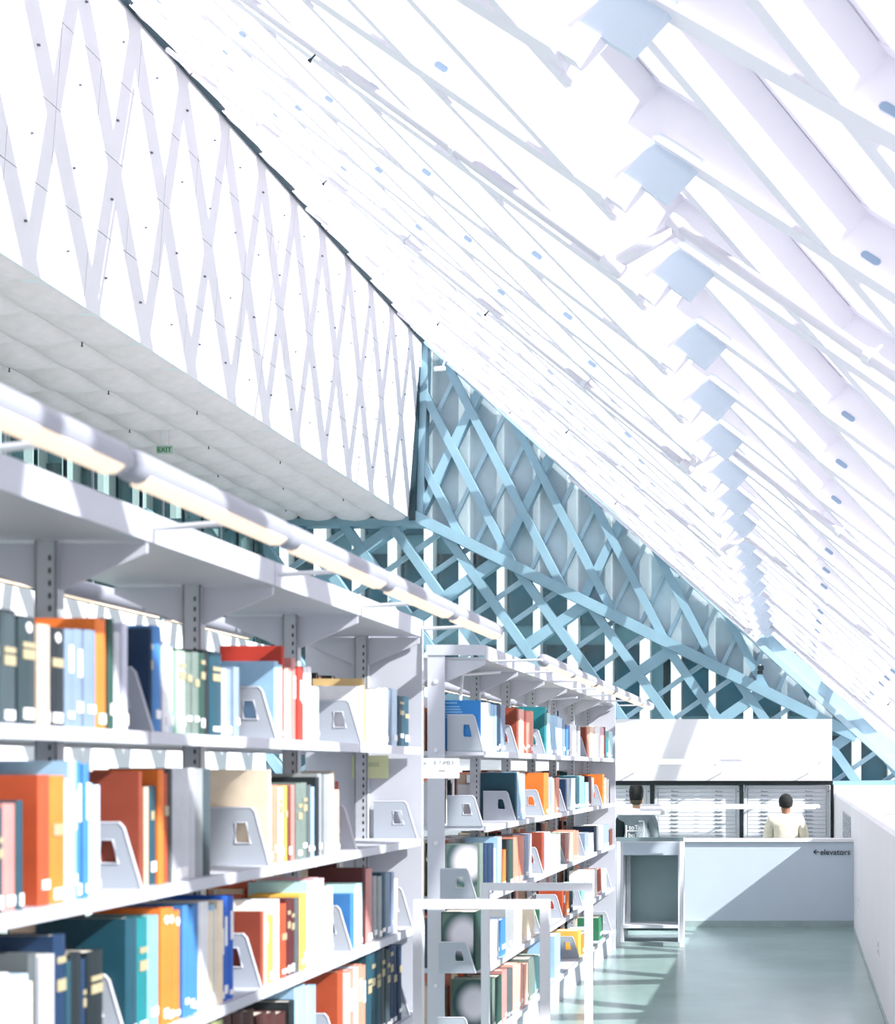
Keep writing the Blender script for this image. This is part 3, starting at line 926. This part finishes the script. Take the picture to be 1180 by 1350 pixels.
fill('near', 2, K, 0, 1050, [
 (-60, 60, -160 + 1080, 'white', 's', .17, 2), (62, 108, 940, 'white', 's'), (110, 150, 922, 'pale blue', 's'), (151, 170, 960, 'cream', ''), (171, 212, 812, 'dark grey', '', .19), (214, 290, 822, 'light grey', '', .17), (292, 356, 716, 'navy', 'gs', .21), (357, 378, 850, 'dark teal', ''), (379, 440, 810, 'black', '', .18), (441, 460, 840, 'navy', 'g'), (462, 545, 800, 'black', 'gs', .17),
 ('E', 656), (658, 718, 626, 'dark teal', 's', .22), (719, 778, 628, 'teal', 'gs'), (779, 836, 618, 'light teal', 's'), (838, 952, 588, 'orange', 'ds', .18, 3), (953, 1010, 566, 'blue', 's', .18, 2), (1011, 1046, 560, 'blue', 's'), (1047, 1096, 545, 'white', 's', .18, 2), (1097, 1142, 585, 'cream', 's', .17, 2), (1143, 1180, 575, 'bright blue', 'ws')])
fill('near', 2, K, 280, 1050, [
 (6, 30, 560, 'light blue', 's'), (31, 60, 540, 'cream', ''), (61, 90, 516, 'bright blue', 'ws', .19), (91, 124, 514, 'bright blue', 'ws', .19), ('E', 252), (254, 266, 596, 'red brown', '', .19), (267, 294, 600, 'tan', 'w'), (295, 326, 618, 'yellow', 's'), (327, 356, 534, 'white', '', .2),
 (357, 390, 556, 'rust', 'gs'), (391, 432, 528, 'maroon', 'gs', .19, 2), (433, 456, 528, 'dark grey', ''), (457, 500, 508, 'yellow', 's', .17, 2), (501, 540, 440, 'aqua', 's', .2), (541, 592, 418, 'pink', 's', .18, 2), (593, 630, 470, 'cream', 's', .17, 2), ('E', 722), (724, 742, 505, 'blue', '', .19), (743, 756, 480, 'aqua', ''), (757, 792, 450, 'aqua', 's', .19),
 (793, 806, 370, 'maroon', '', .21), (807, 840, 372, 'dusty pink', 's'), (841, 880, 420, 'grey', 's', .17, 2), (881, 904, 400, 'dark teal', 's'), (905, 930, 395, 'steel blue', 's'), (931, 946, 392, 'grey blue', 's'), (947, 962, 425, 'peach', ''), ('E', 1036)])
fill('near', 3, K, 280, 1050, [
 (-40, 60, 1150, 'olive', 'g', .19, 3), (62, 400, 1120, 'dark brown', 's', .19, 6), (401, 430, 1060, 'black', '', .19), (431, 545, 985, 'light blue', 's', .2, 2), ('E', 660), (662, 690, 905, 'rust', '', .2), (691, 716, 920, 'white', 's'), (717, 742, 900, 'salmon', 'w'), (743, 760, 885, 'pale blue', 's'), (761, 802, 868, 'salmon', 'ws', .17, 2), (803, 880, 808, 'dark teal', 'gs', .18, 3), (881, 922, 790, 'slate', 'gs', .18, 2), (923, 986, 778, 'navy', 'gs', .19, 3), ('E', 1022)])

K7 = 6.2105; K4 = 5.0
fill('far', 0, K7, 640, 900, [
 ('E', -19, .19), (6, 28, 165, 'white', ''), (29, 55, 165, 'pale blue', 's'), (56, 94, 178, 'light blue', 's', .17, 2), (95, 134, 178, 'navy', 's', .17, 2), (135, 172, 186, 'steel blue', 's'), ('E', 268), (270, 280, 205, 'red brown', '', .2), (281, 320, 218, 'pale salmon', 's', .17, 2), (321, 345, 234, 'red', 's'), (346, 408, 232, 'salmon', 's', .17, 2), ('E', 490), (492, 506, 200, 'teal', '', .2), (507, 534, 250, 'aqua', ''), (535, 600, 270, 'light blue', 's', .17, 3), (601, 640, 285, 'pale blue', 's', .17, 2), (641, 664, 300, 'steel blue', 's'), (665, 700, 352, 'blue', 's', .17, 2), (701, 756, 344, 'white', 's', .17, 2), (757, 780, 352, 'grey', ''), ('E', 830), (832, 840, 362, 'red brown', '', .19), (841, 858, 440, 'salmon', ''), (859, 900, 365, 'peach', 's', .17, 2), (901, 946, 364, 'white', 'ws', .17, 2), (947, 978, 366, 'pink', 's'), (979, 990, 364, 'maroon', ''), (991, 1012, 455, 'teal', 's'), (1013, 1045, 400, 'aqua', 's')])
fill('far', 1, K7, 640, 900, [
 ('E', -20, .16), ('E', 246, .17), (248, 262, 738, 'dark teal', '', .24), (263, 300, 738, 'light blue', 's', .18, 2), (301, 330, 740, 'light blue', 's', .18, 2), ('E', 480), (482, 492, 738, 'orange', '', .22), (493, 522, 738, 'orange', 's', .19), (523, 555, 772, 'grey blue', 's', .17, 2), (556, 580, 782, 'tan', ''), (581, 612, 776, 'salmon', 's'), ('E', 660), (662, 672, 790, 'navy', '', .19), (673, 702, 782, 'light grey', 's'), (703, 736, 782, 'pale blue', 's'), (737, 778, 770, 'dark teal', 's', .17, 3), (779, 818, 764, 'light teal', 's', .17, 2), (819, 848, 815, 'light blue', 's'), (849, 872, 765, 'maroon', 's'), (873, 890, 780, 'white', ''), ('E', 958), (960, 974, 750, 'orange', '', .2), (975, 1002, 780, 'pale salmon', 's'), (1003, 1014, 790, 'grey', ''), (1015, 1030, 835, 'dark brown', '')])
fill('far', 2, K4, 630, 1080, [
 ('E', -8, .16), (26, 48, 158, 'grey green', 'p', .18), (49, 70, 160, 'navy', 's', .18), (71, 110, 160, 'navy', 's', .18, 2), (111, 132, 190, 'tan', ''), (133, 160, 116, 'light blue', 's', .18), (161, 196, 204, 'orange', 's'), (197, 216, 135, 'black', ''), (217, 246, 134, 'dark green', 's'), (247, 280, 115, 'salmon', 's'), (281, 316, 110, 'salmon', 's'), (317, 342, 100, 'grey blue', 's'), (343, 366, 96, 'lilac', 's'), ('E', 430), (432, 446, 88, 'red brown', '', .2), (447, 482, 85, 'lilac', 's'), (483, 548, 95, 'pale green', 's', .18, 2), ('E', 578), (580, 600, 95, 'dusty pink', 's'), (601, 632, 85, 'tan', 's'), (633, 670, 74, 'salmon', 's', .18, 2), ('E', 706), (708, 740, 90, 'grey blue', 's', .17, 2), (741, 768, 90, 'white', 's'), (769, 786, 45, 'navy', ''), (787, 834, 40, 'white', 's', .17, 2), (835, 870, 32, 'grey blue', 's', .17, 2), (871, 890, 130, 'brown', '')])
fill('far', 3, K4, 630, 1080, [
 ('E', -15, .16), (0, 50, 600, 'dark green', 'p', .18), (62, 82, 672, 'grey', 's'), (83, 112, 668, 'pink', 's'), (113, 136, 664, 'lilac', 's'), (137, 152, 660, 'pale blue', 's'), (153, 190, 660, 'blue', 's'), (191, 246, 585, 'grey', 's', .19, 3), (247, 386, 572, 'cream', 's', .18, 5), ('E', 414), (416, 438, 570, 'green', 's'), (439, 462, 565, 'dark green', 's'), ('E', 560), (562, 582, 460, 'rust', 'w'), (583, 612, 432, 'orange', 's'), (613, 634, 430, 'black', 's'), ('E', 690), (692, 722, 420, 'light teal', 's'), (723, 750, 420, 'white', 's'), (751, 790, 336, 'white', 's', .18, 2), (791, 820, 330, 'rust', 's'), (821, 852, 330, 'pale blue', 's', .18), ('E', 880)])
fill('far', 4, K4, 630, 1080, [
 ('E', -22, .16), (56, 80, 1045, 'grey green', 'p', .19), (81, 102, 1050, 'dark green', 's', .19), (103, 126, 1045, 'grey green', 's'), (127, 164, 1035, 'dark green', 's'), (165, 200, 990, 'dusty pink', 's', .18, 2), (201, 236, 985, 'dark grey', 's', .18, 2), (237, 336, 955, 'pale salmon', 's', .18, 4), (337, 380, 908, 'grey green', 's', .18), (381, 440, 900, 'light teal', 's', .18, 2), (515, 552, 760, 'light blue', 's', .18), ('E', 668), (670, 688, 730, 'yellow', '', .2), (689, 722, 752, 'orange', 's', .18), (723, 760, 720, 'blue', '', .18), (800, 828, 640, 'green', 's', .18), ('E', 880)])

# labels for the books: look first, then neighbours, then place
SIZEW = lambda h: 'tall' if h > 0.27 else ('short' if h < 0.2 else '')
def opt_words(o):
    if 'd' in o and 'g' in o: return 'with gold bands and a dot'
    if 'd' in o: return 'with a white dot'
    if 'g' in o: return 'with gold spine bands'
    if 'w' in o: return 'with a white spine title'
    return ''
ROWN = ['top', 'second', 'third', 'fourth', 'bottom']
byrow = {}
for r in book_records: byrow.setdefault(r[4], []).append(r)
for key, lst in byrow.items():
    lst.sort(key=lambda r: r[5])
cand = {}
for (case, row), lst in byrow.items():
    for i, r in enumerate(lst):
        root, colour, h, opts, where, d0 = r
        a = lst[i-1][1] if i > 0 else None; b = lst[i+1][1] if i + 1 < len(lst) else None
        place = '%s shelf, %s bookcase' % (ROWN[row], case)
        head = ' '.join(w for w in (SIZEW(h), colour, 'book') if w)
        nb = 'between %s and %s' % (a, b) if a and b else ('at the near end' if not a else 'at the far end')
        base = '%s %s, %s' % (head, nb, place)
        ow = opt_words(opts)
        full = '%s %s %s, %s' % (head, ow, nb, place) if ow else base
        if len(full.split()) > 16: full = base
        cand.setdefault(full, []).append((r, i, head, place))
def ordinal(n):
    n += 1
    if n <= 12: return ORD[n-1]
    s = {1: 'st', 2: 'nd', 3: 'rd'}.get(n % 10 if n not in (11, 12, 13) else 0, 'th')
    return '%d%s' % (n, s)
for full, rs in cand.items():
    for (r, i, head, place) in rs:
        root = r[0]
        root['label'] = full if len(rs) == 1 else '%s, %s from the near end, %s' % (head, ordinal(i), place)
        root['category'] = 'book'
        root['group'] = 'books on the %s shelf of the %s bookcase' % (ROWN[r[4][1]], r[4][0])

# rear-side books (seen through the gaps): joined, past the limit of single books
def rear_books(name, y0, y1, case):
    pal = ['black', 'dark brown', 'tan', 'salmon', 'dark teal', 'white', 'rust', 'cream', 'slate', 'light grey']
    rnd = random.Random(int(y0*10))
    groups = {c: MB() for c in pal}; pg = MB()
    for z in SZ:
        y = y0
        while y < y1 - 0.05:
            t = rnd.uniform(0.018, 0.05); h = rnd.uniform(0.2, 0.3); c = rnd.choice(pal); dp = rnd.uniform(0.14, 0.19)
            if rnd.random() < 0.06: y += rnd.uniform(0.1, 0.25); continue
            xa = 2*XC + 1.675
            groups[c].box(xa, xa + dp, y, y + 0.004, z, z + h).box(xa, xa + dp, y + t - 0.005, y + t - 0.001, z, z + h).box(xa, xa + 0.006, y, y + t - 0.001, z, z + h)
            pg.box(xa + 0.006, xa + dp - 0.004, y + 0.004, y + t - 0.005, z, z + h - 0.004)
            y += t
    root = empty(name, (0, 0, 0), 'row upon row of books facing away on the rear side of the %s bookcase' % case, 'books', None, 'stuff')
    for c, g in groups.items():
        if g.v:
            o = g.build('rear_book_covers', bmat(c), root, fix=False); o['kind'] = 'stuff'
    o = pg.build('rear_book_pages', PAPER, root, fix=False); o['kind'] = 'stuff'
rear_books('rear_books', Y1 + 0.03, Y1 + N1*LB - 0.05, 'near')
rear_books('rear_books', Y2 + 0.03, Y2 + N2*L2 - 0.05, 'far')

# ---- placard and shelf signs
pl = empty('placard', (-1.785, Y2 + 0.012, 1.745), 'blue placard with white text standing at the open end of the far bookcase', 'placard')
MB().box(-0.105, 0.105, 0.0, 0.004, 0.0, 0.26).build('card', mat('placard_blue', (40, 128, 200), 0.4), pl)
mb = MB()
for i, (a, b) in enumerate(((-0.08, -0.02), (-0.085, -0.005), (-0.092, 0.0), (-0.095, 0.008), (-0.095, 0.008), (-0.09, 0.0))):
    zz = 0.243 - i*0.014 - (0.006 if i else 0); mb.box(a, b, -0.001, 0.0, zz, zz + 0.005)
mb.box(0.012, 0.018, -0.001, 0.0, 0.135, 0.175)
mb.build('text_lines', mat('placard_print', (150, 200, 232), 0.5), pl)
es = empty('range_sign', (XF + 0.004, 6.50, 0), 'small white card sign with a call number at the end of the near bookcase', 'sign')
p = at(556, 1026, 6.63); es.location = (p.x, 6.63, p.z)
MB().box(0, 0.165, 0, 0.004, 0, 0.088).build('card', STICK, es)
text('lettering', 'E 7-M53', (0.055, -0.001, 0.06), (math.pi/2, 0, 0), 0.026, mat('sign_grey', (150, 156, 160), 0.6), es, 0.0006)
mb = MB(); mb.box(0.008, 0.02, -0.001, 0, 0.062, 0.07).box(0.075, 0.105, -0.001, 0, 0.03, 0.036).build('marks', mat('sign_grey', (150, 156, 160), 0.6), es)
ys = empty('yellow_card', (-1.86, 6.555, 1.6), 'pale yellow card fixed inside the end panel of the near bookcase', 'card')
MB().box(-0.09, 0.07, 0, 0.003, 0, 0.1).build('sheet', mat('pale_yellow_card', (222, 226, 178), 0.6), ys)
MB().box(-0.03, 0.03, -0.001, 0, 0.05, 0.07).build('print', mat('card_print', (196, 204, 160), 0.6), ys)

# ---- two square-tube hoops by the shelves
def hoop(x0, x1, d, z, label):
    t = empty('guard_hoop', ((x0 + x1)/2, d, 0), label, 'rail', None)
    h = (x1 - x0)/2; r = 0.019
    MB().box(-h, h, -r, r, z - 2*r, z).build('top_rail', ALU, t)
    for s in (-1, 1):
        a, b = sorted((s*h, s*(h - 2*r)))
        MB().box(a, b, -r, r, 0.012, z - 2*r).build('leg', ALU, t)
        MB().box(a - 0.02, b + 0.02, -0.04, 0.04, 0, 0.012).build('foot_plate', ALU, t)
hoop(-1.592, -1.03, 6.22, 1.64 - 172*6.22/F, 'nearer white square tube hoop rail standing before the far bookcase')
hoop(-1.592, -1.035, 7.55, 1.64 - 150*7.55/F, 'farther white square tube hoop rail standing beside the far bookcase')

# ---- end station at the far bookcase
st = empty('end_station', (-1.365, 13.95, 0), 'low white metal end unit with an open recess beyond the far bookcase', 'cabinet')
MB().box(-0.29, 0.28, 0.0, 0.42, 0.955, 0.985).build('top', ALU, st)
MB().box(-0.29, -0.26, 0.0, 0.42, 0.03, 0.955).build('side', ALU, st)
MB().box(0.25, 0.28, 0.0, 0.42, 0.03, 0.955).build('side', ALU, st)
MB().box(-0.26, 0.25, 0.36, 0.38, 0.10, 0.955).build('back', RECESS, st)
MB().box(-0.26, 0.25, 0.0, 0.02, 0.84, 0.955).build('apron', ELEV, st)
MB().box(-0.26, 0.25, 0.0, 0.38, 0.16, 0.19).build('shelf', ALU, st)
MB().box(-0.255, -0.215, 0.2, 0.24, 0.19, 0.84).build('upright', SHELFD, st)
MB().box(-0.29, 0.28, 0.0, 0.42, 0.0, 0.03).build('plinth', CONC, st)
hp = empty('end_hoop', (-1.365, 13.85, 0), 'hoop rail with a shade-tinted top framing the low white end unit', 'rail')
MB().box(-0.31, 0.31, -0.02, 0.02, 0.975, 1.01).build('top_rail', mat('rail_shade_tint', (126, 146, 150), 0.4), hp)  # top rail darker than the legs: its shade is put into the colour
for s in (-1, 1):
    a, b = sorted((s*0.31, s*0.275)); MB().box(a, b, -0.02, 0.02, 0, 0.975).build('leg', ALU, hp)

# ================================================================== PEOPLE
def skin_body(name, pts, edges, radii, m, parent=None, root=0, sub=2):
    me = bpy.data.meshes.new(name)
    me.from_pydata(pts, edges, []); me.update()
    me.materials.append(m)
    o = link(bpy.data.objects.new(name, me), parent)
    sk = o.modifiers.new('skin', 'SKIN'); sk.use_smooth_shade = True
    for i, r in enumerate(radii):
        o.data.skin_vertices[0].data[i].radius = r if isinstance(r, tuple) else (r, r)
        o.data.skin_vertices[0].data[i].use_root = (i == root)
    ss = o.modifiers.new('sub', 'SUBSURF'); ss.levels = sub; ss.render_levels = sub
    return o

def ellipsoid(mb, c, r, seg=16, rings=10, zmin=-1.0, squash=None):
    v = []; f = []
    for i in range(rings + 1):
        th = math.pi*i/rings
        for k in range(seg):
            ph = 2*math.pi*k/seg
            z = max(zmin, math.cos(th))
            p = Vector((math.sin(th)*math.cos(ph)*r[0], math.sin(th)*math.sin(ph)*r[1], z*r[2]))
            if squash: p = squash(p)
            v.append(Vector(c) + p)
    for i in range(rings):
        for k in range(seg):
            k2 = (k+1) % seg
            f.append((i*seg + k, i*seg + k2, (i+1)*seg + k2, (i+1)*seg + k))
    return mb.add(v, f)

def person(x, y, z0, H, skin, jacket, trouser, hair_kind, label, armpose):
    S = H/1.75
    SK = skin
    def P(a, b, c): return (a*S, b*S, c*S)
    pts = [P(0,0,0.95), P(0,0,1.12), P(0,0.01,1.30), P(0,0.0,1.43), P(0,0.0,1.50), P(0,0.02,1.57), P(0,0.025,1.64), P(0,0.02,1.71)]
    rad = [(0.15,0.11), (0.135,0.10), (0.15,0.10), (0.085,0.06), (0.05,0.05), (0.066,0.078), (0.074,0.092), (0.05,0.062)]
    edges = [(0,1),(1,2),(2,3),(3,4),(4,5),(5,6),(6,7)]
    jp = list(pts[:4]) + [P(0, -0.008, 1.53)]; jr = [(0.185,0.135),(0.175,0.13),(0.185,0.135),(0.16,0.11),(0.082,0.085)]; je = [(0,1),(1,2),(2,3),(3,4)]
    hands = []
    for s in (-1, 1):
        sh, el, wr = armpose[s]
        n = len(pts)
        pts += [P(s*0.17, 0, 1.42), P(*sh), P(*el), P(*wr)]
        rad += [0.06*S, 0.055*S, 0.043*S, 0.03*S]
        edges += [(3, n), (n, n+1), (n+1, n+2), (n+2, n+3)]
        # palm and five fingers
        w = Vector(wr); dirv = (Vector(wr) - Vector(el)).normalized()
        sidev = Vector((0, 1, 0))
        pm_ = w + dirv*0.08
        pts += [P(*pm_)]; rad += [(0.036*S, 0.018*S)]; edges += [(n+3, n+4)]
        for q in range(4):
            b0 = pm_ + dirv*0.03 + sidev*(q - 1.5)*0.019
            ln = (0.062, 0.075, 0.07, 0.052)[q]
            m0 = len(pts)
            inw = Vector((-s*0.35, 0, 0))
            pts += [P(*b0), P(*(b0 + dirv*ln*0.5 + inw*0.012)), P(*(b0 + dirv*ln + inw*0.05))]
            rad += [0.009*S]*3; edges += [(n+4, m0), (m0, m0+1), (m0+1, m0+2)]
        m0 = len(pts); b0 = w + dirv*0.04 + sidev*0.03
        pts += [P(*b0), P(*(b0 + dirv*0.03 + sidev*0.025)), P(*(b0 + dirv*0.06 + sidev*0.03))]
        rad += [0.011*S, 0.010*S, 0.009*S]; edges += [(n+3, m0), (m0, m0+1), (m0+1, m0+2)]
        j = len(jp)
        jp += [P(s*0.175, 0, 1.42), P(*sh), P(*el), P(*(Vector(el)*0.12 + Vector(wr)*0.88))]
        jr += [0.085*S, 0.078*S, 0.066*S, 0.055*S]
        je += [(3, j), (j, j+1), (j+1, j+2), (j+2, j+3)]
    tp = [P(0,0,0.97)]; tr = [(0.17*S,0.12*S)]; te = []
    for s in (-1, 1):
        n = len(pts)
        leg = [P(s*0.09,0,0.88), P(s*0.10,0.02,0.50), P(s*0.105,0,0.10), P(s*0.115,0.10,0.035)]
        pts += leg; rad += [0.085*S, 0.058*S, 0.04*S, (0.04*S, 0.03*S)]
        edges += [(0, n), (n, n+1), (n+1, n+2), (n+2, n+3)]
        k = len(tp); tp += leg[:3]; tr += [0.10*S, 0.078*S, 0.068*S]; te += [(0, k), (k, k+1), (k+1, k+2)]
    body = skin_body('person', pts, edges, rad, SK)
    body.location = (x, y, z0)
    tag(body, label, 'person', 'people at the drawer cabinets')
    jk = skin_body('jacket', jp, je, jr, jacket, body)
    skin_body('trousers', tp, te, tr, trouser, body)
    for s in (-1, 1):
        e = MB(); ellipsoid(e, P(s*0.077, 0.02, 1.625), (0.012*S, 0.022*S, 0.034*S), 8, 6); e.build('ear', SK, body, smooth=True)
        e = MB(); ellipsoid(e, P(s*0.11, 0.07, 0.04), (0.045*S, 0.13*S, 0.05*S), 10, 6, -0.7); e.build('shoe', BLACK, body, smooth=True)
        e = MB(); ellipsoid(e, P(s*0.03, 0.112, 1.635), (0.012*S, 0.006*S, 0.008*S), 8, 6); e.build('eye', BLACK, body, smooth=True)
    e = MB(); ellipsoid(e, P(0, 0.125, 1.605), (0.013*S, 0.018*S, 0.022*S), 8, 6); e.build('nose', SK, body, smooth=True)
    e = MB(); ellipsoid(e, P(0, 0.108, 1.565), (0.022*S, 0.006*S, 0.007*S), 8, 6); e.build('mouth', mat('lips', (150, 90, 80), 0.5), body, smooth=True)
    hm = mat('black_hair', (26, 30, 28), 0.85, var=0.3, scale=60, bump=0.6)
    if hair_kind == 'flat':
        def sq(p):
            q = p.copy(); t = (p.z + 0.1)/0.2
            q.z = min(p.z, 0.125*S); q.x *= 1.0 + 0.22*max(0, t); q.y *= 1.0 + 0.1*max(0, t); return q
        e = MB(); ellipsoid(e, P(0, -0.005, 1.70), (0.086*S, 0.098*S, 0.19*S), 18, 14, -0.45, sq); e.build('hair', hm, body, smooth=True)
        e = MB(); ellipsoid(e, P(0, -0.012, 1.62), (0.080*S, 0.088*S, 0.06*S), 16, 8, -0.9); e.build('faded_hair', mat('faded_hair', (84, 82, 66), 0.8, var=0.2, scale=40), body, smooth=True)
    else:
        e = MB(); ellipsoid(e, P(0, -0.004, 1.665), (0.092*S, 0.105*S, 0.105*S), 18, 14, -0.75); e.build('hair', hm, body, smooth=True)
    return body, jk

arms = {-1: ((-0.215, 0.03, 1.33), (-0.245, 0.06, 1.10), (-0.20, 0.24, 1.02)), 1: ((0.215, 0.03, 1.33), (0.245, 0.06, 1.10), (0.20, 0.24, 1.02))}
SK1 = mat('warm_skin', (206, 160, 128), 0.5); SK2 = mat('brown_skin', (150, 108, 84), 0.5)
greyj = mat('grey_jacket', (128, 142, 148), 0.8, var=0.12, scale=10, bump=0.5)
creamj = mat('cream_jacket', (238, 230, 208), 0.8, var=0.05, scale=9, bump=0.6)
dark = mat('dark_trousers', (40, 46, 54), 0.8)
d1 = 20.4; zt = HC - (1041 - PY)*d1/F; h1 = 1.80
p1, j1 = person(xpx(839, d1), d1, zt - h1 - 0.02, h1, SK1, greyj, dark, 'flat', 'person seen from behind with tall black flat-top hair and grey lettered jacket', arms)
d2 = 19.4; zt = HC - (1048 - PY)*d2/F; h2 = 1.76
p2, j2 = person(xpx(1036, d2), d2, zt - h2 - 0.0, h2, SK2, creamj, dark, 'short', 'person seen from behind with short dark hair and a loose cream jacket', arms)
# back print and dark panel of the grey jacket
pw = STICK
bp_ = MB()
bp_.box(-0.125, -0.112, -0.182, -0.15, 1.09, 1.34).box(0.112, 0.125, -0.182, -0.15, 1.09, 1.40).box(0.05, 0.125, -0.182, -0.15, 1.39, 1.403).box(-0.12, 0.12, -0.182, -0.15, 1.26, 1.272)
bp_.build('back_print', pw, p1)
text('lettering', 'toTa', (0, -0.182, 1.285), (math.pi/2, 0, 0), 0.085, pw, p1, 0.003, 'CENTER')
text('lettering', 'boTa', (0, -0.182, 1.18), (math.pi/2, 0, 0), 0.085, pw, p1, 0.003, 'CENTER')

sl = 1.80/1.75
skin_body('dark_sleeve', [(-0.15*sl, -0.01, 1.43*sl), (-0.218*sl, 0.02, 1.33*sl), (-0.248*sl, 0.05, 1.10*sl), (-0.21*sl, 0.2, 1.04*sl)], [(0,1),(1,2),(2,3)], [0.088, 0.092, 0.08, 0.07], mat('black_sleeve', (30, 44, 50), 0.8), p1)
